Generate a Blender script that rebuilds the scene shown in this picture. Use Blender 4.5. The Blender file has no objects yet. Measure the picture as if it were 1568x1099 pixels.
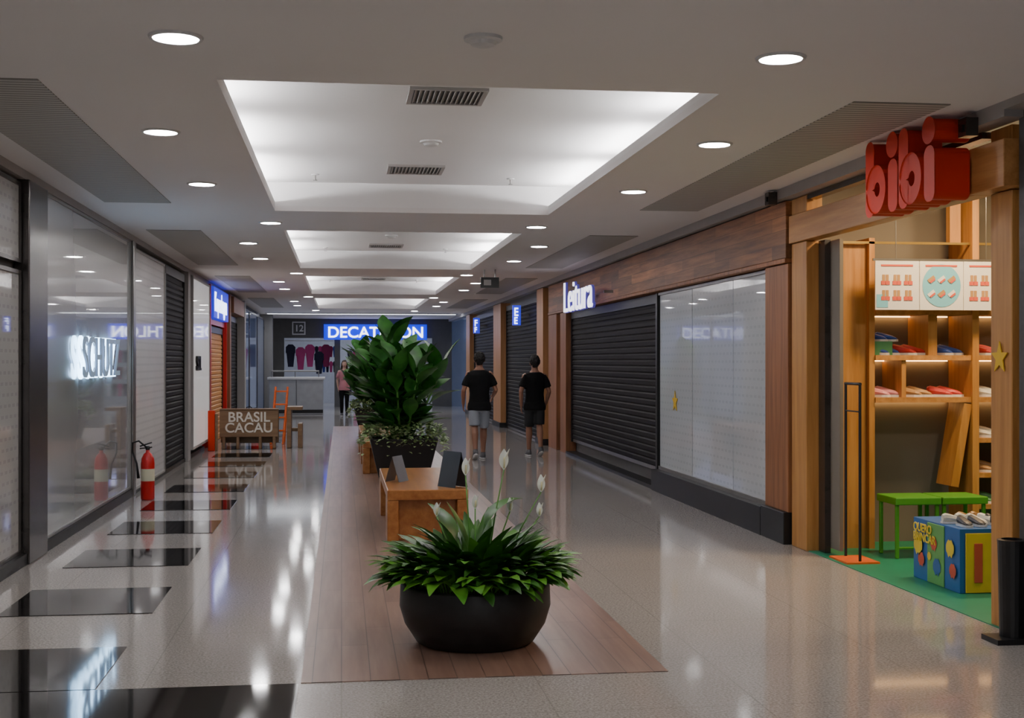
import bpy, math, random
from mathutils import Vector, Matrix
R=random.Random(7)
C=bpy.context.collection
pi=math.pi
# ---------------------------------------------------------------- materials
def newmat(name):
    m=bpy.data.materials.new(name); m.use_nodes=True
    nt=m.node_tree; b=nt.nodes["Principled BSDF"]
    return m,nt,b
def N(nt,t,**kw):
    n=nt.nodes.new(t)
    for k,v in kw.items():
        if k in n.inputs.keys(): n.inputs[k].default_value=v
        else: setattr(n,k,v)
    return n
def math_(nt,op,a,b=None):
    n=nt.nodes.new("ShaderNodeMath"); n.operation=op
    for i,x in enumerate((a,b)):
        if x is None: continue
        if isinstance(x,(int,float)): n.inputs[i].default_value=x
        else: nt.links.new(x,n.inputs[i])
    return n.outputs[0]
def mixc(nt,fac,a,b):
    n=nt.nodes.new("ShaderNodeMix"); n.data_type='RGBA'
    for s,x in ((0,fac),(6,a),(7,b)):
        if isinstance(x,(int,float)): n.inputs[s].default_value=x
        elif isinstance(x,(tuple,list)): n.inputs[s].default_value=(*x[:3],1)
        else: nt.links.new(x,n.inputs[s])
    return n.outputs[2]
def objco(nt):
    return nt.nodes.new("ShaderNodeTexCoord").outputs["Object"]
def mapping(nt,co,scale=(1,1,1),rot=(0,0,0)):
    n=nt.nodes.new("ShaderNodeMapping"); nt.links.new(co,n.inputs[0])
    n.inputs["Scale"].default_value=scale; n.inputs["Rotation"].default_value=rot
    return n.outputs[0]
def noise(nt,co,scale,detail=3,rough=.5):
    n=N(nt,"ShaderNodeTexNoise",Scale=scale,Detail=detail,Roughness=rough); nt.links.new(co,n.inputs["Vector"]); return n.outputs["Fac"]
def ramp(nt,fac,p0,p1,c0=(0,0,0),c1=(1,1,1)):
    n=nt.nodes.new("ShaderNodeValToRGB"); nt.links.new(fac,n.inputs[0])
    e=n.color_ramp.elements; e[0].position=p0;e[1].position=p1;e[0].color=(*c0,1);e[1].color=(*c1,1)
    return n.outputs[0]
def plain(name,col,rough=.5,metal=0,coat=0,var=.12,scale=6,em=None,es=0,spec=.5):
    m,nt,b=newmat(name)
    c2=tuple(max(0,x*(1-var*2)) for x in col); c1=tuple(min(1,x*(1+var*.5)) for x in col)
    f=noise(nt,objco(nt),scale)
    nt.links.new(mixc(nt,f,c2,c1),b.inputs["Base Color"])
    b.inputs["Roughness"].default_value=rough; b.inputs["Metallic"].default_value=metal
    b.inputs["Coat Weight"].default_value=coat; b.inputs["Coat Roughness"].default_value=.03
    b.inputs["Specular IOR Level"].default_value=spec
    if em:
        b.inputs["Emission Color"].default_value=(*em,1); b.inputs["Emission Strength"].default_value=es
        m.cycles.emission_sampling='NONE'
    return m
def emis(name,col,s,samp=False):
    m,nt,b=newmat(name)
    b.inputs["Base Color"].default_value=(*col,1)
    b.inputs["Emission Color"].default_value=(*col,1); b.inputs["Emission Strength"].default_value=s
    if not samp: m.cycles.emission_sampling='NONE'
    return m
def wood(name,c1,c2,axis='Z',scale=1.0,rough=.45,plank=None,var=.5):
    m,nt,b=newmat(name); co=objco(nt)
    s={'X':(.6,9,9),'Y':(9,.6,9),'Z':(9,9,.6)}[axis]
    v=mapping(nt,co,tuple(x*scale for x in s))
    f=noise(nt,v,2.2,6,.62)
    col=mixc(nt,ramp(nt,f,.32,.68),c1,c2)
    if plank:
        sp=nt.nodes.new("ShaderNodeSeparateXYZ"); nt.links.new(co,sp.inputs[0])
        cb=nt.nodes.new("ShaderNodeCombineXYZ")
        nt.links.new(sp.outputs["XYZ".index(plank[0])],cb.inputs[0]); nt.links.new(sp.outputs["XYZ".index(plank[1])],cb.inputs[1])
        br=N(nt,"ShaderNodeTexBrick"); br.offset=.37; nt.links.new(cb.outputs[0],br.inputs["Vector"])
        br.inputs["Scale"].default_value=1; br.inputs["Brick Width"].default_value=plank[2]; br.inputs["Row Height"].default_value=plank[3]
        br.inputs["Mortar Size"].default_value=.003; br.inputs["Color1"].default_value=(1,1,1,1)
        br.inputs["Color2"].default_value=(1-var,1-var,1-var,1); br.inputs["Mortar"].default_value=(.35,.35,.35,1)
        mx=nt.nodes.new("ShaderNodeMix"); mx.data_type='RGBA'; mx.blend_type='MULTIPLY'; mx.inputs[0].default_value=1
        nt.links.new(col,mx.inputs[6]); nt.links.new(br.outputs[0],mx.inputs[7]); col=mx.outputs[2]
    nt.links.new(col,b.inputs["Base Color"]); b.inputs["Roughness"].default_value=rough
    return m
def floor_mat(name,base,dark,rough,seam=True,spk=.5):
    m,nt,b=newmat(name); co=objco(nt)
    f=noise(nt,co,75,4,.75); f2=noise(nt,co,1.3,2)
    col=mixc(nt,ramp(nt,f,.40,.60),dark,base)
    col=mixc(nt,math_(nt,'MULTIPLY',f2,.35),col,tuple(x*.7 for x in base))
    if seam:
        br=N(nt,"ShaderNodeTexBrick"); br.offset=0; nt.links.new(mapping(nt,co),br.inputs["Vector"])
        br.inputs["Scale"].default_value=1; br.inputs["Brick Width"].default_value=.97; br.inputs["Row Height"].default_value=.97
        br.inputs["Mortar Size"].default_value=.004
        br.inputs["Color1"].default_value=(0,0,0,1); br.inputs["Color2"].default_value=(0,0,0,1); br.inputs["Mortar"].default_value=(1,1,1,1)
        col=mixc(nt,math_(nt,'MULTIPLY',br.outputs[0],.4),col,tuple(x*.4 for x in base))
    nt.links.new(col,b.inputs["Base Color"])
    r=math_(nt,'ADD',math_(nt,'MULTIPLY',noise(nt,co,2.5,3),.04),rough-.02)
    nt.links.new(r,b.inputs["Roughness"])
    return m
def film(name,base,ink,coat=1.0,axis=1,ry=6.,rz=8.,fy=.62,fz=.3,rough=.5):
    m,nt,b=newmat(name); co=objco(nt)
    sp=nt.nodes.new("ShaderNodeSeparateXYZ"); nt.links.new(co,sp.inputs[0])
    y=sp.outputs[axis]; z=sp.outputs[2]
    zz=math_(nt,'MULTIPLY',z,rz); row=math_(nt,'FLOOR',zz)
    yy=math_(nt,'ADD',math_(nt,'MULTIPLY',y,ry),math_(nt,'MULTIPLY',row,.37))
    a=math_(nt,'LESS_THAN',math_(nt,'FRACT',yy),fy); c=math_(nt,'LESS_THAN',math_(nt,'FRACT',zz),fz)
    br=math_(nt,'GREATER_THAN',math_(nt,'FRACT',math_(nt,'MULTIPLY',yy,5)),.3)
    f=math_(nt,'MULTIPLY',math_(nt,'MULTIPLY',a,c),br)
    big=noise(nt,co,1.2,3)
    bc=mixc(nt,big,tuple(x*.8 for x in base),base)
    nt.links.new(mixc(nt,f,bc,ink),b.inputs["Base Color"])
    b.inputs["Roughness"].default_value=rough; b.inputs["Coat Weight"].default_value=coat; b.inputs["Coat Roughness"].default_value=.02
    return m
def grille_mat(name):
    m,nt,b=newmat(name); co=objco(nt)
    sp=nt.nodes.new("ShaderNodeSeparateXYZ"); nt.links.new(co,sp.inputs[0])
    f=math_(nt,'LESS_THAN',math_(nt,'FRACT',math_(nt,'MULTIPLY',sp.outputs[1],16)),.45)
    nt.links.new(mixc(nt,f,(.54,.52,.49),(.26,.25,.23)),b.inputs["Base Color"]); b.inputs["Roughness"].default_value=.6
    return m
def leafmat(name,c1,c2,rough=.35):
    m,nt,b=newmat(name)
    f=noise(nt,objco(nt),7,2)
    nt.links.new(mixc(nt,ramp(nt,f,.3,.7),c1,c2),b.inputs["Base Color"]); b.inputs["Roughness"].default_value=rough
    return m
m_ceil=plain("ceiling_paint",(.85,.825,.82),.7,var=.02,scale=1)
m_cove=plain("cove_paint",(.88,.87,.87),.7,var=.02,scale=1)
m_floor=floor_mat("granite_light",(.52,.48,.45),(.27,.24,.225),.075)
m_dark=floor_mat("granite_black",(.012,.011,.012),(.004,.004,.004),.05,seam=False)
m_woodfl=wood("floor_wood",(.23,.13,.095),(.33,.205,.155),'Y',.8,.3,('Y','X',1.3,.145),.22)
m_pine=wood("pine_wood",(.36,.155,.035),(.54,.27,.08),'Z',.8,.45)
m_pineY=wood("pine_wood_h",(.36,.155,.04),(.54,.27,.09),'Y',.8,.45)
m_bench=wood("bench_wood",(.28,.095,.02),(.44,.19,.055),'Y',.7,.3)
m_fascia=wood("fascia_planks",(.20,.07,.022),(.52,.22,.085),'Y',.8,.5,('Y','Z',1.3,.125),.7)
m_fasciaV=wood("fascia_post",(.17,.06,.02),(.34,.14,.055),'Z',.8,.5)
m_orangewood=wood("column_wood",(.36,.17,.06),(.5,.25,.1),'Z',.8,.45)
m_black=plain("black_satin",(.008,.008,.009),.4,var=.3)
m_shut=plain("shutter_dark",(.010,.008,.0095),.6,var=.15,spec=.14)
m_shutO=plain("shutter_orange",(.65,.28,.05),.5)
m_metal=plain("brushed_steel",(.32,.31,.30),.3,metal=.8,var=.15)
m_bronze=plain("dark_bronze",(.10,.09,.085),.25,metal=.7,var=.2)
m_trim=plain("trim_grey",(.38,.36,.35),.5,var=.05)
m_wallp=plain("wall_grey",(.18,.17,.17),.7,var=.08)
m_taupe=plain("taupe_wall",(.19,.165,.135),.7,var=.05,scale=2)
m_filmL=film("film_left",(.70,.68,.68),(.44,.43,.44),coat=.4,ry=8,rz=11)
m_filmN=film("film_left_near",(.50,.49,.47),(.34,.33,.33),ry=8,rz=12)
m_filmR=film("film_right",(.62,.66,.70),(.46,.49,.53),ry=8,rz=12)
m_glassL=plain("glazed_panel",(.40,.41,.41),.25,coat=1,var=.05,scale=.7)
m_grille=grille_mat("linear_grille")
m_pot=plain("pot_black",(.010,.010,.011),.45,var=.2)
m_soil=plain("soil",(.03,.02,.012),.9,var=.4,scale=40)
m_lily=leafmat("lily_leaf",(.014,.065,.009),(.06,.20,.022))
m_lily2=leafmat("lily_leaf_light",(.06,.22,.015),(.16,.40,.04))
m_big=leafmat("broad_leaf",(.010,.075,.009),(.045,.21,.025),.38)
m_cover=leafmat("cover_leaf",(.12,.26,.06),(.48,.58,.30),.45)
m_spathe=plain("spathe_white",(.9,.92,.84),.5,var=.04)
m_spadix=plain("spadix",(.8,.75,.45),.7)
m_stem=leafmat("stem_green",(.06,.2,.03),(.12,.3,.05))
m_white=plain("white_satin",(.7,.7,.7),.4,var=.04)
m_red=plain("extinguisher_red",(.62,.012,.012),.3)
m_redor=plain("letter_red",(.62,.025,.004),.45,var=.05,spec=.3)
m_orange=plain("orange_plastic",(.85,.15,.02),.4)
m_green=plain("green_floor",(.015,.24,.13),.4,var=.08)
m_gseat=plain("green_seat",(.08,.33,.02),.5)
m_skin=plain("skin",(.33,.16,.10),.5,var=.06)
m_skin2=plain("skin_light",(.55,.33,.25),.5,var=.06)
m_hair=plain("hair_dark",(.010,.007,.006),.65,var=.3,scale=60)
m_hair2=plain("hair_brown",(.06,.03,.015),.5,var=.3,scale=60)
m_tee=plain("tee_black",(.008,.008,.009),.9,var=.2,spec=.2)
m_short=plain("shorts_grey",(.30,.33,.38),.85,var=.1)
m_short2=plain("shorts_dark",(.02,.021,.024),.85)
m_pink=plain("top_pink",(.55,.22,.25),.85)
m_lampW=emis("lamp_white",(1,.985,.98),135,True)
m_cov=emis("cove_led",(1,.985,.99),115,True)
m_yel=plain("star_yellow",(.80,.50,.015),.5)
m_lips=plain("lips",(.4,.08,.07),.5)

# ---------------------------------------------------------------- mesh builder
class MB:
    def __init__(s): s.v=[];s.f=[];s.m=[];s.mats=[]
    def mi(s,m):
        if m not in s.mats: s.mats.append(m)
        return s.mats.index(m)
    def add(s,vs,fs,m):
        o=len(s.v); s.v+= [tuple(v) for v in vs]; k=s.mi(m)
        for f in fs: s.f.append(tuple(i+o for i in f)); s.m.append(k)
    def box(s,x0,x1,y0,y1,z0,z1,m):
        vs=[(x,y,z) for z in(z0,z1) for y in(y0,y1) for x in(x0,x1)]
        s.add(vs,[(0,2,3,1),(4,5,7,6),(0,1,5,4),(2,6,7,3),(0,4,6,2),(1,3,7,5)],m)
    def obox(s,c,ax,hs,m):
        c=Vector(c); vs=[]
        for k in(-1,1):
            for j in(-1,1):
                for i in(-1,1): vs.append(c+Vector(ax[0])*hs[0]*i+Vector(ax[1])*hs[1]*j+Vector(ax[2])*hs[2]*k)
        s.add(vs,[(0,2,3,1),(4,5,7,6),(0,1,5,4),(2,6,7,3),(0,4,6,2),(1,3,7,5)],m)
    def lathe(s,c,prof,m,n=32,cap=True):
        vs=[];fs=[]
        for r,z in prof:
            for i in range(n):
                a=2*pi*i/n; vs.append((c[0]+r*math.cos(a),c[1]+r*math.sin(a),c[2]+z))
        for j in range(len(prof)-1):
            for i in range(n):
                k=(i+1)%n; fs.append((j*n+i,j*n+k,(j+1)*n+k,(j+1)*n+i))
        if cap:
            fs.append(tuple(range(n-1,-1,-1))); L=(len(prof)-1)*n; fs.append(tuple(range(L,L+n)))
        s.add(vs,fs,m)
    def tube(s,pts,rad,m,n=10,ref=None,cap=True):
        pts=[Vector(p) for p in pts]; vs=[];fs=[]
        for i,p in enumerate(pts):
            t=(pts[min(i+1,len(pts)-1)]-pts[max(i-1,0)]).normalized()
            rf=Vector(ref) if ref else (Vector((0,0,1)) if abs(t.z)<.9 else Vector((0,1,0)))
            a=t.cross(rf).normalized(); b=a.cross(t).normalized()
            r=rad[i] if isinstance(rad,(list,tuple)) else rad
            ra,rb=(r if isinstance(r,(list,tuple)) else (r,r))
            for k in range(n):
                q=2*pi*k/n; vs.append(p+a*ra*math.cos(q)+b*rb*math.sin(q))
        for j in range(len(pts)-1):
            for i in range(n):
                k=(i+1)%n; fs.append((j*n+i,j*n+k,(j+1)*n+k,(j+1)*n+i))
        if cap:
            fs.append(tuple(range(n-1,-1,-1))); L=(len(pts)-1)*n; fs.append(tuple(range(L,L+n)))
        s.add(vs,fs,m)
    def ell(s,c,r,m,nu=20,nv=12,fn=None):
        vs=[];fs=[]
        for j in range(nv+1):
            th=pi*j/nv
            for i in range(nu):
                a=2*pi*i/nu; d=Vector((math.sin(th)*math.cos(a),math.sin(th)*math.sin(a),math.cos(th)))
                if fn: d=fn(d)
                vs.append((c[0]+d.x*r[0],c[1]+d.y*r[1],c[2]+d.z*r[2]))
        for j in range(nv):
            for i in range(nu):
                k=(i+1)%nu; fs.append((j*nu+i,(j+1)*nu+i,(j+1)*nu+k,j*nu+k))
        s.add(vs,fs,m)
    def ringx(s,outer,inner,x0,x1,m):
        n=len(outer); vs=[(x,y,z) for x in(x0,x1) for (y,z) in outer]; fs=[(i,(i+1)%n,(i+1)%n+n,i+n) for i in range(n)]
        if inner:
            vs+=[(x,y,z) for x in(x0,x1) for (y,z) in inner]; o=2*n
            fs+=[(o+i,o+i+n,o+(i+1)%n+n,o+(i+1)%n) for i in range(n)]
            for k in(0,n): fs+=[(k+i,k+(i+1)%n,o+k+(i+1)%n,o+k+i) for i in range(n)]
        else: fs+=[tuple(range(n)),tuple(range(n,2*n))]
        s.add(vs,fs,m)
    def build(s,name,parent=None,smooth=False,bevel=0,loc=(0,0,0)):
        me=bpy.data.meshes.new(name); me.from_pydata(s.v,[],s.f)
        for m in s.mats: me.materials.append(m)
        me.polygons.foreach_set("material_index",s.m)
        if smooth: me.polygons.foreach_set("use_smooth",[True]*len(s.f))
        me.update(); o=bpy.data.objects.new(name,me); C.objects.link(o); o.location=loc
        if parent: o.parent=parent
        if bevel:
            b=o.modifiers.new("bevel","BEVEL"); b.width=bevel; b.segments=2; b.limit_method='ANGLE'; b.angle_limit=.6
        return o
def empty(name,loc=(0,0,0)):
    e=bpy.data.objects.new(name,None); e.location=loc; e.empty_display_size=.2; C.objects.link(e); return e
def text(name,body,size,loc,rot,m,ext=.01,off=0,parent=None,bev=0,sx=1,align='LEFT',sp=1.0,ls=1.0):
    t=bpy.data.curves.new(name,"FONT"); t.body=body; t.size=size; t.extrude=ext; t.offset=off; t.bevel_depth=bev; t.bevel_resolution=2
    t.align_x=align; t.space_character=sp; t.space_line=ls
    o=bpy.data.objects.new(name,t); C.objects.link(o)
    bpy.context.view_layer.update()
    me=bpy.data.meshes.new_from_object(o.evaluated_get(bpy.context.evaluated_depsgraph_get()))
    bpy.data.objects.remove(o); me.materials.clear(); me.materials.append(m)
    o=bpy.data.objects.new(name,me); C.objects.link(o); o.location=loc; o.rotation_euler=rot; o.scale=(sx,1,1)
    if parent: o.parent=parent
    return o
RL=(pi/2,0,pi/2); RR=(pi/2,0,-pi/2); RF=(pi/2,0,0)
CZ=3.1; YE=46

# ---------------------------------------------------------------- floor
b=MB(); b.box(-3,8,-5,50,-.1,0,m_floor); b.build("floor")
b=MB(); b.box(-.2,1.67,6.5,32,.0,.004,m_woodfl); b.build("floor_wood_inlay")
b=MB()
b.box(-2.16,-.21,5.55,6.49,0,.004,m_dark)
b.box(-2.5,-2.16,3.6,5.5,0,.004,m_dark)
for k in range(13):
    y0=6.5+1.93*k; b.box(-2.14,-1.19,y0,y0+.95,0,.0045,m_dark)
b.build("floor_stripe_inlay")
# ---------------------------------------------------------------- ceiling
b=MB()
for k in range(-1,4):
    y0=7.03+8*k; y1=13.08+8*k
    b.box(-2.6,-.66,y0,y1,CZ,CZ+.05,m_ceil); b.box(2.1,3.95,y0,y1,CZ,CZ+.05,m_ceil)
    b.box(-2.6,3.95,y1,y0+8,CZ,CZ+.05,m_ceil)
    b.box(-1.0,2.45,y0-.0,y1,CZ+.29,CZ+.34,m_cove)
    b.box(-1.0,2.45,y1,y1+.03,CZ+.05,CZ+.34,m_cove); b.box(-1.0,2.45,y0-.03,y0,CZ+.05,CZ+.34,m_cove)
    b.box(-1.03,-1.0,y0,y1,CZ+.05,CZ+.34,m_cove); b.box(2.45,2.48,y0,y1,CZ+.05,CZ+.34,m_cove)
    b.box(-.67,-.66,y0,y1,CZ+.05,CZ+.09,m_cove); b.box(2.1,2.11,y0,y1,CZ+.05,CZ+.09,m_cove)
b.box(-2.6,3.95,39.03,47,CZ,CZ+.05,m_ceil)
b.build("ceiling")
for k in range(-1,4):
    y0=7.03+8*k
    for x in(-.86,2.3):
        b=MB()
        for j,(a,l) in enumerate(((.9,1.0),(2.6,1.2),(4.35,1.5))):
            b.box(x-.015,x+.015,y0+a,y0+a+l,CZ+.055,CZ+.075,m_cov)
        b.build("cove_light_strip")
b=MB()
for k in range(-1,4):
    y0=7.03+8*k
    b.box(-2.21,-1.6,y0+.1,y0+5.5,CZ-.006,CZ,m_grille); b.box(2.93,3.52,y0+.1,y0+5.5,CZ-.006,CZ,m_grille)
b.build("ceiling_linear_grille")
def downlight(x,y):
    b=MB(); b.lathe((x,y,CZ-.012),[(.106,.0),(.122,.0),(.126,.012),(.106,.012)],m_white,28,cap=False)
    b.lathe((x,y,CZ-.008),[(.106,0),(.106,.006)],m_lampW,28)
    b.build("recessed_downlight")
for k in range(0,5):
    downlight(-.76,6.12+8.05*k); downlight(2.15,6.15+8.08*k)
for k in range(0,4):
    for x in(-1.17,2.55):
        downlight(x,8.65+7.98*k); downlight(x,11.15+7.97*k)
for x in(-.76,2.15): downlight(x,-1.9)
for x in(-1.17,2.55): downlight(x,.65);downlight(x,3.15)
def vent(x,y,z,w=.46,d=.44):
    b=MB(); b.box(x-w/2,x+w/2,y-d/2,y+d/2,z-.004,z,m_black)
    t=.03
    b.box(x-w/2-t,x+w/2+t,y-d/2-t,y-d/2,z-.02,z,m_trim); b.box(x-w/2-t,x+w/2+t,y+d/2,y+d/2+t,z-.02,z,m_trim)
    b.box(x-w/2-t,x-w/2,y-d/2,y+d/2,z-.02,z,m_trim); b.box(x+w/2,x+w/2+t,y-d/2,y+d/2,z-.02,z,m_trim)
    n=14
    for i in range(n):
        xx=x-w/2+(i+.5)*w/n; b.obox((xx,y,z-.010),((.8,0,.6),(0,1,0),(-.6,0,.8)),(.011,d/2,.0015),m_trim)
    b.build("ceiling_air_vent")
for k in range(0,4):
    vent(.70,8.67+8*k,CZ+.29); vent(.68,12.03+8*k,CZ+.29)
def detector(x,y,z):
    b=MB(); b.lathe((x,y,z-.045),[(.03,0),(.055,.008),(.065,.025),(.09,.03),(.09,.045)],m_white,24); b.build("smoke_detector")
detector(.65,5.95,CZ); detector(.72,10.5,CZ+.29); detector(.7,18.4,CZ+.29)
def sprinkler(x,y,z):
    b=MB(); b.lathe((x,y,z-.01),[(.035,0),(.04,.01)],m_white,16); b.lathe((x,y,z-.06),[(.02,0),(.02,.004),(.006,.006),(.008,.05)],m_metal,12); b.build("ceiling_sprinkler")
for k in range(0,3):
    sprinkler(-.25,12.5+8*k,CZ+.29); sprinkler(1.64,12.55+8*k,CZ+.29)
b=MB(); b.box(-2.3,3.6,40.6,41.1,CZ-.02,CZ,emis("panel_light",(.9,.95,1),10,True)); b.box(-2.35,3.65,40.55,40.6,CZ-.03,CZ,m_white); b.build("ceiling_light_panel")
b=MB(); b.box(2.25,2.55,20.95,21.0,2.80,2.97,m_black); b.box(2.30,2.32,20.97,20.98,2.97,CZ,m_metal); b.box(2.48,2.50,20.97,20.98,2.97,CZ,m_metal)
b.box(2.30,2.42,20.944,20.95,2.84,2.93,m_trim)
b.build("exit_sign")
# ---------------------------------------------------------------- left wall
b=MB(); b.box(-2.75,-2.56,-5,47,0,CZ+.3,m_wallp); b.build("wall_left")
b=MB(); b.box(-2.56,-2.46,-5,33,CZ-.07,CZ,m_trim); b.build("trim_left")
def shutter(name,side,x,y0,y1,z0,z1,mat,pitch=.085):
    b=MB(); n=int((z1-z0)/pitch); vs=[];fs=[]
    d=1 if side=='L' else -1
    prof=[]
    for i in range(n):
        z=z0+i*pitch; prof+= [(x,z),(x+d*.014,z+pitch*.18),(x+d*.014,z+pitch*.72),(x,z+pitch*.92)]
    prof.append((x,z1))
    for px,pz in prof: vs+=[(px,y0,pz),(px,y1,pz)]
    for i in range(len(prof)-1): fs.append((2*i,2*i+1,2*i+3,2*i+2))
    b.add(vs,fs,mat)
    b.box(min(x,x-d*.04),max(x,x-d*.04),y0,y1,z0-.05,z0,m_metal if mat==m_shut else mat)
    for y in(y0-.03,y1-.03):
        b.box(min(x-d*.03,x+d*.03),max(x-d*.03,x+d*.03),y,y+.06,z0-.05,z1,m_black)
    b.box(min(x-d*.05,x+d*.03),max(x-d*.05,x+d*.03),y0,y1,z1,z1+.12,m_black)
    return b.build(name)
def pane(name,x0,x1,y0,y1,z0,z1,m,fr,t=.03):
    b=MB(); b.box(x0,x1,y0,y1,z0,z1,m)
    xa,xb=min(x0,x1)-.01,max(x0,x1)+.015
    b.box(xa,xb,y0-t,y0,z0-t,z1+t,fr); b.box(xa,xb,y1,y1+t,z0-t,z1+t,fr); b.box(xa,xb,y0,y1,z0-t,z0,fr); b.box(xa,xb,y0,y1,z1,z1+t,fr)
    return b.build(name)
pane("window_1",-2.54,-2.50,3.0,10.5,.12,2.28,m_filmN,m_bronze)
pane("window_2",-2.54,-2.50,3.0,10.5,2.40,2.97,m_filmN,m_bronze)
b=MB(); b.box(-2.55,-2.43,10.56,11.2,0,3.03,m_bronze); b.build("metal_shopfront_pillar",bevel=.01)
b=MB(); b.box(-2.56,-2.45,-5,15.9,0,.09,m_black); b.box(-2.56,-2.47,15.9,24,0,.06,m_black); b.build("baseboard_left")
pane("window_3",-2.54,-2.48,11.26,15.70,.12,3.0,m_glassL,m_metal,.025)
b=MB(); b.box(-2.55,-2.44,15.76,15.93,.0,3.03,m_metal); b.build("metal_mullion",bevel=.008)
e=empty("backlit_shop_sign",(-2.45,12.55,1.45))
m_halo=emis("halo_blue",(.45,.72,1),9)
text("letters_face","SCHUTZ",.56,(.045,0,0),RL,plain("sign_face",(.10,.12,.20),.3,em=(.6,.8,1),es=.25),.010,0,e,sx=.92)
text("letters_halo","SCHUTZ",.56,(.0,-.008,-.004),RL,m_halo,.008,.012,e,sx=.92)
pane("window_4",-2.54,-2.47,15.98,18.6,.08,2.93,m_filmL,m_trim,.03)
shutter("rolling_shutter",'L',-2.5,18.8,21.0,.06,2.85,m_shut)
b=MB(); b.box(-2.55,-2.42,21.1,21.4,0,3.03,m_trim); b.build("plaster_pillar",bevel=.008)
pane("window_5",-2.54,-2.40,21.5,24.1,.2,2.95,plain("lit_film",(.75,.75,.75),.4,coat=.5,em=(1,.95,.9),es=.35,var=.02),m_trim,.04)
e=empty("wall_sign",(-2.38,21.9,1.45)); text("letters","SOL",.34,(0,0,0),RL,m_black,.02,.004,e)
b=MB()
b.box(-2.55,-2.40,24.4,24.55,0,3.03,m_red); b.box(-2.55,-2.40,27.75,27.9,0,3.03,m_red)
b.box(-2.55,-2.44,24.55,27.75,2.3,2.4,m_red); b.build("shop_frame_red")
shutter("rolling_shutter",'L',-2.5,24.65,27.65,.06,2.15,m_shutO)
b=MB(); b.box(-2.55,-2.36,24.6,27.7,2.42,3.0,emis("sign_blue",(.02,.03,.6),1.0)); e=b.build("lightbox_sign")
text("letters","Kopenhagen",.52,(-2.35,24.68,2.55),RL,emis("sign_white",(.7,.8,1),4),.006,.004,e,sx=.98)
b=MB(); b.box(-2.55,-2.35,27.95,28.3,0,3.03,m_fasciaV); b.build("timber_pillar_left")
shutter("rolling_shutter",'L',-2.5,28.4,31.4,.06,2.5,m_shut)
b=MB(); b.box(-2.55,-2.3,28.4,31.4,2.65,3.0,m_fasciaV); b.build("sign_fascia_left")
b=MB(); b.box(-2.55,-2.3,31.5,31.9,0,3.05,m_trim); b.build("grey_pillar_left")
m_bl=plain("blue_glow_glass",(.10,.13,.20),.15,coat=1,em=(.25,.4,.9),es=.15)  # glass emits a faint blue in place of reflected blue-lit screens
for i in range(3):
    pane("window_%d"%(6+i),-2.54,-2.46,32.1+3.3*i,35.2+3.3*i,.1,2.9,m_bl,m_bronze,.06)
b=MB(); b.box(-2.55,-2.2,42,42.5,0,CZ,m_wallp); b.build("pillar_left")
# ---------------------------------------------------------------- right wall
b=MB(); b.box(4.05,4.3,11.0,47,0,CZ+.3,m_wallp); b.build("wall_right")
b=MB(); b.box(3.78,3.93,7.0,47,CZ-.09,CZ,m_trim); b.box(3.78,3.93,-5,7.0,CZ-.05,CZ,m_trim); b.build("trim_right")
for y,z in((10.9,3.02),(7.3,3.0)):
    b=MB(); b.box(3.70,3.779,y,y+.1,z-.05,z+.06,m_bronze); b.box(3.69,3.70,y+.03,y+.07,z-.02,z+.02,m_black); b.build("wall_sensor")
b=MB(); b.box(3.84,4.04,10.86,23.9,2.501,3.0,m_fascia); b.box(3.83,4.04,10.86,23.9,2.46,2.50,m_fasciaV); b.build("timber_fascia",bevel=.006)
def tpost(x0,y0,y1,z0=0):
    b=MB(); b.box(x0,4.04,y0,y1,z0,2.455,m_fasciaV)
    if z0: b.box(x0-.04,4.04,y0,y1+.02,0,z0,m_black)
    b.build("timber_post",bevel=.006)
tpost(3.86,10.86,11.47,.28); tpost(3.86,22.12,22.7); tpost(3.84,23.0,23.9)
b=MB(); b.box(3.82,4.04,11.5,15.72,0,.26,m_black); b.box(3.9,4.04,15.74,15.82,.0,2.45,m_black); b.build("baseboard_right")
b=MB(); 
for i,(a,c) in enumerate(((11.56,12.66),(12.68,14.2),(14.22,15.70))): b.box(3.93,3.98,a,c,.3,2.42,m_filmR)
b.box(3.91,3.99,11.5,15.72,.26,.3,m_metal); b.box(3.91,3.99,11.5,15.72,2.42,2.45,m_metal); b.box(3.92,3.99,11.5,11.56,.3,2.42,m_metal); b.build("window_9")
shutter("rolling_shutter",'R',3.97,15.88,22.05,.26,2.33,m_shut)
b=MB(); b.box(3.85,4.04,15.83,22.09,0,.045,m_black)
b.build("threshold_right")
e=empty("shop_letter_sign",(3.66,21.1,2.40))
text("letters_face","Leitura",.72,(-.02,0,0),RR,emis("letter_lit",(.9,.9,1),2.0),.010,-.004,e,sx=1.22)
text("letters_side","Leitura",.72,(.012,0,-.0),RR,emis("letter_violet",(.10,.08,.40),.5),.018,.006,e,sx=1.22)
b=MB()
for yy in (-.6,-1.8,-3.1): b.box(.03,.165,yy,yy+.03,.17,.21,m_metal)
b.build("letter_brackets",e)
def star(name,c,r,ax,m):
    b=MB(); vs=[]
    for i in range(10):
        a=pi/2+pi*i/5; rr=r if i%2==0 else r*.42
        u,w=rr*math.cos(a),rr*math.sin(a)
        vs.append((c[0]+(u if ax=='Y' else 0),c[1]+(u if ax=='X' else 0),c[2]+w))
    k=len(vs); d=(-.006,0,0) if ax=='X' else (0,-.006,0)
    vs+= [(v[0]+d[0],v[1]+d[1],v[2]+d[2]) for v in vs]
    fs=[tuple(range(10)),tuple(range(19,9,-1))]+[(i,(i+1)%10,(i+1)%10+10,i+10) for i in range(10)]
    b.add(vs,fs,m); b.build(name)
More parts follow.
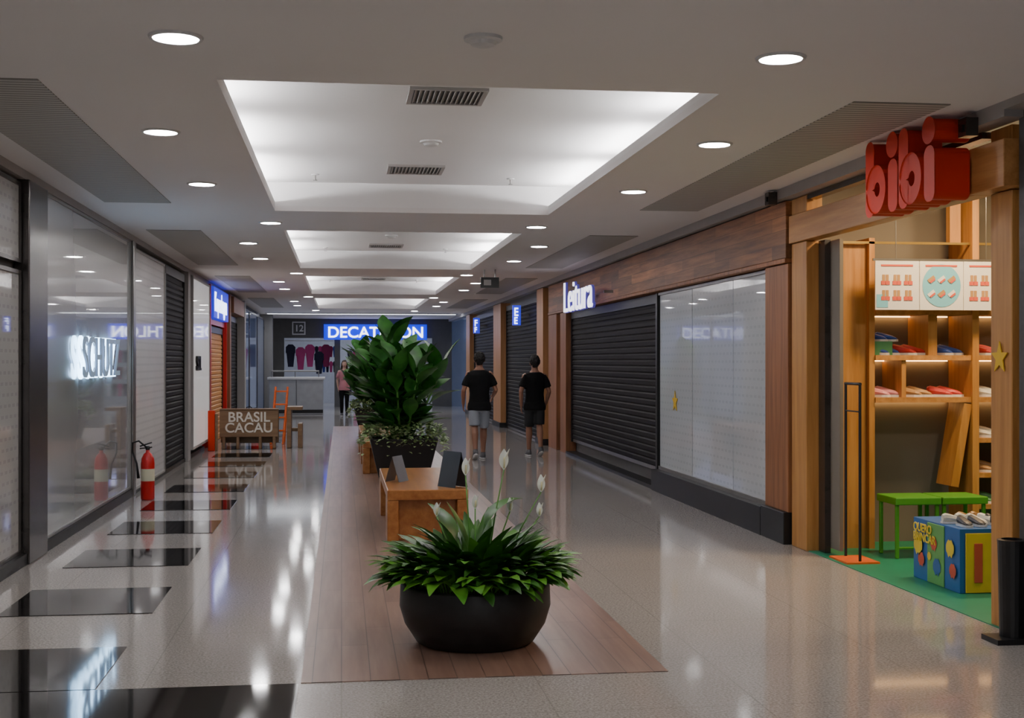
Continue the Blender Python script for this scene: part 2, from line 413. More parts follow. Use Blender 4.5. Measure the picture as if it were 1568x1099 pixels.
star("star_sticker",(3.925,14.95,1.12),.13,'X',m_yel)
def rpost(y0,y1,m): 
    b=MB(); b.box(3.80,4.04,y0,y1,0,3.0,m); b.box(3.77,4.04,y0-.02,y1+.02,0,.12,m_black); b.build("timber_column")
rpost(24.3,25.1,m_orangewood); rpost(30.9,32.4,m_orangewood); rpost(38.5,39.6,m_orangewood)
shutter("rolling_shutter",'R',3.95,25.2,30.8,.06,2.8,m_shut)
shutter("rolling_shutter",'R',3.95,32.5,38.4,.06,2.8,m_shut)
b=MB(); b.box(3.9,4.04,39.6,46,.0,3.0,m_bl); b.build("window_10")
mbs=emis("blade_sign_mat",(.03,.04,.6),1.0); mbl=emis("blade_letter",(.7,.8,1),4)
for y,s,x in ((27.0,'E',3.58),(35.0,'F',3.56)):
    b=MB(); b.box(x,x+.17,y,y+.1,2.36,2.78,mbs); b.box(x+.17,3.93,y+.04,y+.07,2.55,2.6,m_metal); e=b.build("blade_sign")
    text("letters",s,.24,(x+.02,y-.01,2.56),RF,mbl,.005,.004,e,sx=.8); text("letters_low",s,.2,(x+.02,y-.01,2.39),RF,mbl,.005,.004,e,sx=.8)
# ---------------------------------------------------------------- end wall
m_end=plain("end_wall",(.12,.115,.11),.6)
b=MB()
b.box(-2.56,4.04,YE,YE+.15,2.42,CZ+.3,m_end); b.box(-2.56,-2.0,YE,YE+.15,0,2.42,m_end); b.box(3.2,4.04,YE,YE+.15,0,2.42,m_end)
b.box(-.25,-.05,YE,YE+.15,0,2.42,m_end)
b.build("wall_back")
b=MB(); b.box(-2.6,4.1,49.9,50,0,3.4,plain("shop_inner_glow",(.25,.25,.30),.6,em=(.7,.8,1),es=.06)); b.box(-2.6,4.1,46.2,50,3.3,3.4,m_ceil)  # back wall is no lamp; slight emission painted in as interior light
b.box(-2.7,-2.6,46.2,50,0,3.4,m_ceil); b.box(4.1,4.2,46.2,50,0,3.4,m_ceil); b.build("wall_sports_shop")
b=MB(); b.box(-1.2,3,47.5,48.2,3.27,3.3,emis("shop_light",(.8,.9,1),9,True)); b.build("shop_ceiling_lamp")
b=MB(); b.box(-.62,3.0,YE-.14,YE,2.36,2.90,emis("sign_panel_blue",(.0,.015,.9),1.0)); e=b.build("illuminated_shop_sign")
text("letters","DECATHLON",.54,(-.5,YE-.15,2.44),RF,emis("sign_letters_white",(.9,.95,1),4),.01,.008,e,sx=1.04)
b=MB(); b.box(-1.72,-1.26,YE-.05,YE,2.53,2.99,m_white); b.box(-1.68,-1.30,YE-.06,YE-.05,2.57,2.95,plain("numsign",(.10,.10,.10),.5)); e=b.build("store_number_sign")
text("digits","12",.32,(-1.64,YE-.065,2.65),RF,m_white,.003,.006,e)
b=MB()
def garment(b,x,y,z,w,h,m):
    b.add([(x-w*.5,y,z-h*.12),(x-w*.22,y,z),(x+w*.22,y,z),(x+w*.5,y,z-h*.12),(x+w*.5,y,z-h*.4),(x+w*.3,y,z-h*.35),(x+w*.28,y,z-h),(x-w*.28,y,z-h),(x-w*.3,y,z-h*.35),(x-w*.5,y,z-h*.4)],[tuple(range(10))],m)
    b.add([(x-w*.5,y+.08,z-h*.12),(x-w*.22,y+.08,z),(x+w*.22,y+.08,z),(x+w*.5,y+.08,z-h*.12),(x+w*.28,y+.08,z-h),(x-w*.28,y+.08,z-h)],[tuple(range(6))],m)
gm=[plain("gar%d"%i,c,.8) for i,c in enumerate([(.02,.02,.05),(.6,.06,.25),(.05,.05,.06),(.7,.7,.7),(.3,.02,.1),(.05,.1,.4)])]
for i,(x,z,m_) in enumerate(((-1.8,2.2,0),(-1.45,2.1,1),(-1.12,2.2,1),(-.8,1.95,0),(-.55,2.2,4))):
    garment(b,x,46.6+.02*i,z,.34,.8,gm[m_])
for r in range(2):
    for i in range(6): garment(b,-.9+i*.13,47.4,2.15-r*.55,.13,.4,gm[(i*7+r*3)%6])
for r in range(3):
    for i in range(16):
        garment(b,.3+i*.2,47.6,2.0-r*.6,.18,.45,gm[(i*7+r*3)%6])
b.box(-2.0,-.3,46.7,46.72,2.32,2.34,m_metal)
b.build("garment_display")
b=MB()
m_cnt=plain("counter_panel",(.36,.38,.40),.3,coat=.5)
b.box(-2.15,-.55,39.2,40.2,0,1.05,m_cnt); b.box(-2.2,-.5,39.15,40.25,1.05,1.12,m_white); b.box(-2.15,-.55,39.18,39.2,.05,.15,m_black)
b.box(-1.35,-1.33,39.18,39.2,.1,1.05,m_metal)
for x in(-2.1,-1.4,-.7): b.box(x,x+.03,39.4,39.43,1.12,1.3,m_metal)
b.box(-2.1,-.67,39.38,39.45,1.28,1.32,m_metal)
b.build("service_counter",bevel=.01)
# ---------------------------------------------------------------- children's shoe shop
b=MB(); b.box(3.9,7.1,6.0,10.9,0,.006,m_green); b.build("floor_shoe_shop")
b=MB(); b.box(4.04,7.2,10.9,10.98,0,3.3,m_taupe); b.build("wall_shop_far")
b=MB(); b.box(7.1,7.2,5.9,10.9,0,3.3,m_taupe); b.build("wall_shop_inner")
b=MB(); b.box(4.1,7.1,5.9,6.0,0,3.3,m_taupe); b.build("wall_shop_near")
b=MB(); b.box(3.95,7.2,5.9,11.0,3.3,3.35,m_ceil); b.build("ceiling_shoe_shop")
m_stone=plain("dark_stone",(.06,.056,.06),.5,var=.3,scale=30)
b=MB(); b.box(3.9,4.1,-5,7.05,0,CZ,m_stone); b.build("wall_right_near")
b=MB(); b.box(3.88,4.02,10.46,10.82,0,2.615,m_pine); b.box(3.88,4.02,10.46,10.82,2.865,3.0,m_pine); b.build("pine_post",bevel=.006)
b=MB(); b.box(3.92,4.05,7.17,7.42,0,2.615,m_pine); b.box(3.92,4.05,7.17,7.42,2.905,3.0,m_pine); b.build("pine_post",bevel=.006)
b=MB(); b.box(3.82,4.08,7.08,7.50,2.62,2.90,m_pineY)
b.box(3.86,3.98,7.50,10.84,2.62,2.86,m_pineY)
b.build("pine_beam",bevel=.006)
b=MB(); b.box(3.98,4.03,10.30,10.44,0,2.61,m_bronze); b.box(4.03,4.06,10.1,10.42,0.05,2.6,m_taupe); b.build("sliding_door_leaf")
b=MB(); b.box(3.88,3.96,7.45,10.44,2.96,3.0,m_bronze); b.box(3.9,3.94,9.0,9.04,2.86,2.96,m_bronze); b.build("transom_frame")
b=MB(); y=8.47; zb=2.59; x0,x1=3.57,3.81
def rrect(ya,yb,za,zb_,r,n=6):
    pts=[]
    for cy,cz,a0 in((yb-r,zb_-r,0),(ya+r,zb_-r,pi/2),(ya+r,za+r,pi),(yb-r,za+r,3*pi/2)):
        for i in range(n+1):
            a=a0+pi/2*i/n; pts.append((cy+r*math.cos(a),cz+r*math.sin(a)))
    return pts
def circ(cy,cz,ry,rz,n=32): return [(cy+ry*math.cos(2*pi*i/n),cz+rz*math.sin(2*pi*i/n)) for i in range(n)]
for ch in "bibi":
    if ch=='b':
        b.ringx(rrect(y-.115,y,zb,zb+.49,.05),None,x0,x1,m_redor)
        b.ringx(circ(y-.175,zb+.165,.16,.165),circ(y-.175,zb+.165,.055,.06),x0+.002,x1-.002,m_redor); y-=.365
    else:
        b.ringx(rrect(y-.12,y,zb,zb+.32,.05),None,x0,x1,m_redor)
        b.ringx(circ(y-.06,zb+.425,.078,.072),None,x0-.005,x1+.005,m_redor); y-=.165
for yy in(7.7,8.2): b.box(x1-.02,3.859,yy,yy+.04,2.70,2.76,m_redor)
b.build("shop_letter_sign_red",bevel=.012)
m_lit=emis("shelf_led",(1,.55,.2),9)
b=MB()
b.box(4.12,4.45,10.55,10.9,0,2.62,m_pine)
b.box(4.45,4.50,10.5,10.9,0,2.65,m_pine)
for x0,x1 in((4.5,5.36),(5.42,7.0)):
    for z in(1.27,1.63,2.02):
        b.box(x0,x1,10.48,10.9,z-.022,z+.022,m_pineY); b.box(x0+.03,x1-.03,10.86,10.88,z-.032,z-.022,m_lit)
b.box(5.36,5.42,10.46,10.9,0,3.0,m_pine)
b.box(4.74,4.78,10.5,10.9,1.29,1.61,m_pine); b.box(4.98,5.06,10.5,10.9,1.65,2.0,m_pine)
b.obox((5.27,10.62,.88),((.985,0,-.17),(0,1,0),(.17,0,.985)),(.035,.14,.36),m_pine)
for z in(.35,.62,.92): b.box(5.42,7,10.48,10.9,z-.02,z+.02,m_pineY)
b.box(4.2,7,10.5,10.52,2.60,2.62,plain("brass",(.5,.33,.1),.3,metal=.8)); b.box(5.2,5.3,10.55,10.62,2.62,3.2,m_pine)
shelf=b.build("shoe_shelf_unit")
def shoe(b,x,y,z,yaw,mat,s=1.0):
    mt=Matrix.Translation((x,y,z))@Matrix.Rotation(yaw,4,'Z')@Matrix.Scale(s,4)
    secs=[(-.075,.018,.055),(-.055,.027,.062),(-.02,.028,.055),(.02,.030,.042),(.055,.034,.032),(.08,.026,.02),(.09,.01,.01)]
    vs=[];fs=[];n=8
    for (yy,w,h) in secs:
        for k in range(n):
            a=2*pi*k/n; vs.append(mt@Vector((w*math.cos(a),yy,.012+h*.5+h*.5*math.sin(a))))
    for j in range(len(secs)-1):
        for k in range(n): fs.append((j*n+k,j*n+(k+1)%n,(j+1)*n+(k+1)%n,(j+1)*n+k))
    fs.append(tuple(range(n))); fs.append(tuple(range((len(secs)-1)*n,len(secs)*n)))
    b.add(vs,fs,mat)
    vs=[];out=[(-.08,.02),(-.05,.032),(.0,.030),(.05,.037),(.085,.028),(.098,.0)]
    ring=[(w,yy) for yy,w in out]+[(-w,yy) for yy,w in reversed(out[:-1])]
    for zz in(0,.016):
        for w,yy in ring: vs.append(mt@Vector((w,yy,zz)))
    k=len(ring); b.add(vs,[tuple(range(k)),tuple(range(k,2*k))]+[(i,(i+1)%k,(i+1)%k+k,i+k) for i in range(k)],m_white)
sm=[plain("shoe%d"%i,c,.45) for i,c in enumerate([(.05,.12,.5),(.6,.04,.04),(.75,.3,.35),(.45,.25,.1),(.7,.7,.65),(.05,.05,.06),(.1,.35,.15)])]
b=MB()
def pair(x,y,z,i,yaw=pi+.9,s=1.15):
    shoe(b,x-.05,y,z,yaw,sm[i],s); shoe(b,x+.05,y+.02,z,yaw+.15,sm[i],s)
for z,xs in((1.652,[(4.6,0),(4.85,1),(5.18,0),(5.55,1),(5.83,2),(6.1,3)]),(1.292,[(4.61,2),(4.90,3),(5.18,1),(5.55,4),(5.85,0)]),(.64,[(5.55,3),(5.8,1)]),(.94,[(5.55,4),(5.8,5)]),(.37,[(5.55,6)])):
    for x,i in xs: pair(x,10.62,z,i,s=1.3)
pair(4.6,10.62,1.77,0); b.box(4.51,4.68,10.55,10.72,1.653,1.77,sm[6])
b.build("display_shoes",shelf)
b=MB()
pm=[plain("poster_white",(.72,.70,.68),.5,var=.03),plain("poster_blue",(.18,.50,.64),.5,var=.03)]
ink=plain("poster_ink",(.65,.10,.06),.5)
xx=4.42
for i in range(3):
    w=.385; b.box(xx,xx+w,10.30,10.31,2.03,2.44,pm[0])
    if i==1:
        vs=[(xx+w/2+.17*math.cos(2*pi*k/28),10.297,2.235+.18*math.sin(2*pi*k/28)) for k in range(28)]; b.add(vs,[tuple(range(28))],pm[1])
    else:
        b.box(xx+.01,xx+.11,10.297,10.30,2.05,2.16,pm[1]) if i==0 else b.box(xx+.28,xx+.375,10.297,10.30,2.05,2.16,pm[1])
    for r in range(2):
        for c in range(3):
            if i==1: 
                b.obox((xx+.1+c*.09,10.294,2.17+r*.12),((.8,0,.6),(0,1,0),(-.6,0,.8)),(.034,.001,.015),sm[3] if (c+r)%2 else pm[0])
                b.obox((xx+.11+c*.09,10.292,2.155+r*.12),((.8,0,.6),(0,1,0),(-.6,0,.8)),(.026,.001,.008),ink)
            else:
                X=xx+.05+c*.1; Z=2.11+r*.13
                b.box(X+.010,X+.034,10.296,10.30,Z+.02,Z+.085,sm[3]); b.box(X+.041,X+.065,10.296,10.30,Z+.02,Z+.085,sm[3])
                b.box(X+.0,X+.036,10.295,10.30,Z,Z+.032,ink); b.box(X+.039,X+.075,10.295,10.30,Z,Z+.032,ink)
    b.box(xx+.05,xx+.33,10.296,10.30,2.395,2.41,ink)
    xx+=w+.005
b.box(4.4,5.6,10.30,10.315,2.44,2.46,m_metal)
for x in(4.6,5.4): b.box(x,x+.006,10.305,10.31,2.46,3.3,m_metal)
b.build("poster_banner")
for x0 in(4.42,4.82):
    b=MB(); b.box(x0,x0+.39,9.9,10.28,.44,.50,m_gseat)
    for x in(x0+.01,x0+.35):
        for y in(9.92,10.23): b.box(x,x+.03,y,y+.03,.006,.44,m_gseat)
    b.box(x0+.02,x0+.37,9.93,9.95,.08,.1,m_gseat); b.build("green_stool",bevel=.008)
b=MB()
pb=plain("cube_blue",(.03,.14,.42),.4);pg=plain("cube_green",(.15,.42,.12),.4);py=plain("cube_yellow",(.85,.62,.05),.4)
b.box(4.2,4.85,8.38,9.10,.006,.45,pb)
b.box(4.192,4.2,8.60,8.86,.01,.44,pg); 
for (y,z,s,m) in((9.0,.26,.07,py),(8.95,.16,.05,ink),(8.75,.3,.05,ink),(8.7,.14,.06,pb),(8.5,.3,.06,py),(8.46,.15,.05,ink),(8.82,.2,.03,py)):
    vs=[(4.188,y+s*math.cos(2*pi*k/16),z+s*math.sin(2*pi*k/16)*(1+.2*math.sin(3*k))) for k in range(16)]; b.add(vs,[tuple(range(16))],m)
b.box(4.24,4.85,8.37,8.38,.01,.42,py); b.box(4.30,4.36,8.362,8.37,.08,.35,ink); b.box(4.45,4.8,8.362,8.37,.1,.3,pb)
e=b.build("painted_display_box",bevel=.006)
text("box_text","QUERO\nBRINCAR",.085,(4.185,9.07,.36),RR,py,.002,.002,e,ls=.8)
b=MB()
for i in range(7): 
    pair(4.34+.14*(i%4),8.5+.17*(i//4)+.1*(i%2),.452,[5,4,5,0,4,3,5][i],pi+.4*i,1.0)
b.build("box_top_shoes",e)
b=MB(); b.box(3.93,4.2,9.70,10.08,.006,.02,m_orange)
b.tube([(4.06,9.76,.02),(4.06,9.76,1.43)],.012,m_black,8); b.tube([(4.06,10.05,.02),(4.06,10.05,1.43)],.012,m_black,8)
b.tube([(4.06,9.75,1.42),(4.06,10.06,1.42)],.012,m_black,8); b.tube([(4.06,9.76,1.2),(4.06,10.05,1.2)],.006,m_black,8)
b.build("black_display_stand")
b=MB(); b.box(3.66,3.89,6.85,7.04,0,.03,m_black); b.lathe((3.80,6.95,.03),[(.07,0),(.075,.3),(.08,.52),(.083,.55),(.06,.555),(.06,.5)],m_black,20)
b.build("umbrella_stand")
star("star_sticker",(3.915,7.30,1.62),.10,'X',m_yel)
b=MB(); b.box(3.885,3.9,6.55,6.95,.75,1.85,plain("poster_red",(.35,.02,.05),.5)); b.build("wall_poster")

# ---------------------------------------------------------------- plants
def leaf(b,p,az,el,L,W,curl,m,fold=.25,seg=6,pet=.0,wp=.75):
    p=Vector(p); side=Vector((-math.sin(az),math.cos(az),0)); vs=[];fs=[]
    q=p.copy(); 
    for i in range(seg+1):
        t=i/seg; e=el-curl*t
        d=Vector((math.cos(az)*math.cos(e),math.sin(az)*math.cos(e),math.sin(e)))
        up=Vector((-math.cos(az)*math.sin(e),-math.sin(az)*math.sin(e),math.cos(e)))
        tt=(t-pet)/(1-pet) if t>pet else 0
        w=W*.5*math.sin(pi*tt**wp)**.8 if 0<tt<1 else .003
        wav=.02*L*math.sin(5*t+az*7)
        vs+=[q+side*w+up*(fold*w+wav*w/W),q,q-side*w+up*(fold*w-wav*w/W)]
        q=q+d*(L/seg)
    for i in range(seg):
        a=3*i; fs+=[(a,a+1,a+4,a+3),(a+1,a+2,a+5,a+4)]
    b.add(vs,fs,m)
px,py_=.755,7.33
root=empty("peace_lily_planter",(px,py_,0))
b=MB(); b.lathe((0,0,.0),[(.30,.004),(.335,.02),(.40,.12),(.43,.22),(.425,.33),(.42,.345),(.405,.345),(.40,.30),(.0,.30)],m_pot,48,cap=False)
b.lathe((0,0,0),[(.001,.004),(.30,.004)],m_pot,48,cap=False); b.lathe((0,0,0),[(.001,.31),(.40,.31)],m_soil,32,cap=False)
b.build("bowl_pot",root,smooth=True)
b=MB()
for i in range(470):
    a=R.uniform(0,2*pi); r=.37*math.sqrt(R.random()); x,y=r*math.cos(a),r*math.sin(a)
    out=r/.37; az=a+R.uniform(-.8,.8)
    el=math.radians(R.uniform(62,88)-out*R.uniform(2,26)); L=R.uniform(.26,.38)*(1.38-.48*out)
    mm=m_lily2 if (out>.6 and R.random()<.5) or R.random()<.06 else m_lily
    leaf(b,(x,y,.30),az,el,L*1.08,R.uniform(.07,.105),R.uniform(.5,1.2)+.7*out,mm,.22,7,.3)
leaf(b,(.03,-.05,.60),.3,1.25,.36,.15,1.3,m_lily,.3,8,.2)
leaf(b,(-.1,.05,.50),2.4,1.3,.36,.14,.9,m_lily,.3,8,.2)
b.build("leaves",root,smooth=True)
b=MB()
for (x,z,lean,s) in((-.055,.95,.0,.10),(.165,.98,-.1,.12),(.38,.85,.1,.10),(.37,.71,.3,.08),(.0,.76,-.2,.08),(.2,.74,.1,.08),(-.22,.72,-.2,.08)):
    bx=x*.35; b.tube([(bx,.02,.3),(bx+(x-bx)*.5,0,.3+(z-.3)*.6),(x,0,z)],.004,m_stem,6)
    leaf(b,(x,0,z),pi/2 if lean>=0 else -pi/2,math.radians(82),s,s*.46,-.1,m_spathe,.5,8,0,.9)
    leaf(b,(x+.004,0,z),0,math.radians(80),s*1.02,s*.36,.15,m_spathe,.6,8,0,.9)
    b.tube([(x,-.012,z+.01),(x+.002,-.014,z+s*.6)],.005,m_spadix,6)
b.build("flowers",root,smooth=True)
def tall_planter(px,py_,seed,hs=1.0,n=9,spread=1.0):
    R=random.Random(seed)
    root=empty("broad_leaf_planter",(px,py_,0))
    b=MB(); 
    def sq(r,z): return [(-r,-r,z),(r,-r,z),(r,r,z),(-r,r,z)]
    rings=[(.30,.004),(.44,.60),(.40,.60),(.39,.55)]; vs=[];fs=[]
    for r,z in rings: vs+=sq(r,z)
    for j in range(3):
        for i in range(4): fs.append((4*j+i,4*j+(i+1)%4,4*j+4+(i+1)%4,4*j+4+i))
    fs.append((3,2,1,0)); b.add(vs,fs,m_pot); b.add(sq(.39,.555),[(0,1,2,3)],m_soil); b.build("tapered_pot",root,bevel=.012)
    b=MB()
    for s in range(n):
        a=2*pi*s/n+R.uniform(-.3,.3); r0=R.uniform(.05,.25); lean=R.uniform(.15,.54)*spread if s>2 else R.uniform(0,.14); H=(R.uniform(1.30,1.72) if s>2 else 1.84-.05*s)*hs*(1.0-.2*lean)
        if s<=2: a=pi+.5*s-.5
        p0=Vector((r0*math.cos(a),r0*math.sin(a),.55)); p1=p0+Vector((lean*math.cos(a),lean*math.sin(a),(H-.55)*.95))
        pts=[p0.lerp(p1,t)+Vector((0,0,.0)) for t in(0,.5,1)]; b.tube(pts,[.016,.013,.008],m_stem,6)
        for k in range(17):
            t=.06+.94*k/16; p=p0.lerp(p1,t); az=a*.3+k*2.4+R.uniform(-.4,.4)
            el=math.radians(R.uniform(25,52)+26*t)
            leaf(b,p,az,el,R.uniform(.40,.60),R.uniform(.18,.26),R.uniform(.3,.9),m_big,.22,8,.22,.8)
    b.build("broad_leaves",root,smooth=True)
    b=MB()
    for i in range(1300):
        a=R.uniform(0,2*pi); q=R.random(); 
        ca,sa=math.cos(a),math.sin(a); k=1/max(abs(ca),abs(sa)); rr=min(k,1.25)
        r=(.30+.26*q)*rr; z=.61+R.uniform(0,.20)*(1-q*.4)
        if q>.8: z=.61-R.uniform(0,.10)*(1 if R.random()<.8 else 2.2)
        leaf(b,(r*ca,r*sa,z),a+R.uniform(-1.4,1.4),R.uniform(-.3,.9),R.uniform(.05,.085),.042,.5,m_cover,.1,3)
    b.build("ground_cover_leaves",root,smooth=True)
tall_planter(.80,17.1,3,1.07,15)
tall_planter(.70,27.5,5,1.0,8)
# ---------------------------------------------------------------- benches
def bench(x0,x1,y0,y1,h=.46):
    b=MB(); b.box(x0,x1,y0,y1,h-.09,h,m_bench)
    for y in(y0,y1-.45):
        for x in(x0,x1-.1): b.box(x,x+.1,y,y+.45,.004,h-.09,m_bench)
    b.box(x0+.1,x1-.1,y0+.10,y0+.14,.004,h-.09,m_bench); b.box(x0+.1,x1-.1,y1-.14,y1-.10,.004,h-.09,m_bench)
    b.build("timber_bench",bevel=.008)
bench(.40,1.12,11.45,13.85)
bench(.30,1.05,18.4,20.6); bench(.30,1.05,21.0,23.2)
def tent(x,y,z,w,h,yaw,m):
    b=MB(); c,s=math.cos(yaw),math.sin(yaw)
    def P(a,d,q): return (x+a*c-d*s,y+a*s+d*c,z+q)
    b.add([P(-w/2,-.07,0),P(w/2,-.07,0),P(w/2,0,h),P(-w/2,0,h),P(-w/2,.07,0),P(w/2,.07,0)],[(0,1,2,3),(3,2,5,4)],m)
    b.add([P(-w/2,-.074,0),P(w/2,-.074,0),P(w/2,-.002,h),P(-w/2,-.002,h)],[(0,1,2,3)],m)
    b.build("tent_card_sign")
m_card=plain("card_grey",(.20,.205,.23),.35)
tent(.52,12.3,.462,.22,.24,1.1,m_card); tent(1.0,11.7,.462,.26,.32,-1.0,plain("card_dark",(.04,.042,.048),.5))
# ---------------------------------------------------------------- chocolate kiosk
b=MB()
m_kw=wood("kiosk_wood",(.16,.09,.045),(.26,.16,.085),'X',.7)
b.box(-2.2,-1.15,24.0,24.08,.22,.72,m_kw); 
for x in(-2.15,-1.9,-1.5,-1.25): b.box(x,x+.05,24.0,24.3,.004,.22,m_kw)
b.box(-2.2,-1.15,24.25,24.3,.1,.7,m_kw); b.box(-2.2,-1.15,24.0,24.3,.70,.73,m_kw)
e=b.build("kiosk_sign_board",bevel=.005)
text("letters","BRASIL\nCACAU",.25,(-1.675,23.99,.50),RF,plain("cream",(.8,.77,.7),.6),.004,.004,e,align='CENTER',ls=.78)
b=MB()
b.box(-1.0,-.72,24.1,24.7,.70,.76,m_kw)
b.box(-1.0,-.92,24.1,24.7,.004,.70,m_kw); b.box(-.80,-.72,24.1,24.7,.004,.45,m_kw); b.box(-1.0,-.72,24.3,24.5,.3,.36,m_kw); b.build("kiosk_side_table",bevel=.006)
b=MB(); b.box(-2.36,-2.24,23.5,23.64,.0,.72,m_redor); b.box(-2.24,-2.19,23.52,23.58,.0,.66,m_kw); b.build("queue_post",bevel=.01)
b=MB()
for x in(-1.35,-1.12): b.tube([(x,25.2,0),(x+.08,25.5,1.1)],.02,m_orange,6); b.tube([(x,25.9,0),(x+.08,25.5,1.1)],.02,m_orange,6)
for z in(.25,.5,.75,1.0):
    t=z/1.1; b.box(-1.35+.08*t,-1.1+.08*t,25.2+.3*t-.03,25.2+.3*t+.03,z,z+.03,m_orange)
b.build("orange_step_ladder")
m_label=plain("label",(.75,.7,.5),.5)
def extinguisher(x,y):
    b=MB(); b.lathe((x,y,.0),[(.07,.0),(.078,.02),(.078,.42),(.07,.48),(.045,.53),(.022,.55),(.022,.58)],m_red,24)
    b.lathe((x,y,.22),[(.0785,0),(.0785,.14)],m_label,24,cap=False)
    b.lathe((x,y,.57),[(.02,0),(.028,.02),(.02,.05)],m_black,12)
    b.obox((x-.02,y,.64),((.95,0,.3),(0,1,0),(-.3,0,.95)),(.07,.012,.008),m_black); b.obox((x-.02,y,.60),((.98,0,.1),(0,1,0),(-.1,0,.98)),(.07,.012,.007),m_black)
    b.tube([(x-.02,y,.61),(x-.10,y,.68),(x-.17,y+.01,.66),(x-.17,y,.55),(x-.12,y-.02,.42),(x-.10,y-.03,.25)],[.011]*5+[.018],m_black,8)
    b.build("fire_extinguisher",smooth=True)
extinguisher(-2.22,15.35)
extinguisher(-1.75,26.8)

# ---------------------------------------------------------------- people
def remesh(o,vox,it=3):
    r=o.modifiers.new("r","REMESH"); r.mode='VOXEL'; r.voxel_size=vox; r.use_smooth_shade=True
    s=o.modifiers.new("s","SMOOTH"); s.factor=.5; s.iterations=it
tx=bpy.data.textures.new("hair_noise",'CLOUDS'); tx.noise_scale=.025
tc=bpy.data.textures.new("cloth_noise",'CLOUDS'); tc.noise_scale=.16
def disp(o,t,s):
    d=o.modifiers.new("d","DISPLACE"); d.texture=t; d.strength=s; d.mid_level=.5
def hand(b,w,d,pn,sg,m):
    w=Vector(w); d=Vector(d).normalized(); pn=Vector(pn); pn=(pn-d*pn.dot(d)).normalized(); sd=d.cross(pn).normalized()*sg
    b.tube([w-d*.02,w+d*.01,w+d*.05,w+d*.088],[(.026,.02),(.03,.017),(.042,.016),(.038,.012)],m,10,ref=pn)
    for i,(o,l) in enumerate(((.031,.068),(.010,.076),(-.011,.07),(-.031,.054))):
        p=w+d*.08+sd*o; q=p+d*l*.45+pn*.006; r=q+(d*.85+pn*.5).normalized()*l*.32; t=r+(d*.5+pn*.85).normalized()*l*.25
        b.tube([p,q,r,t],[.0088,.0085,.008,.0065],m,8,ref=sd)
    p=w+d*.025+sd*.028; q=p+(sd*.65+d*.7+pn*.25).normalized()*.04; r=q+(d*.9+sd*.2+pn*.35).normalized()*.032
    b.tube([p,q,r],[.013,.0105,.008],m,8,ref=pn)
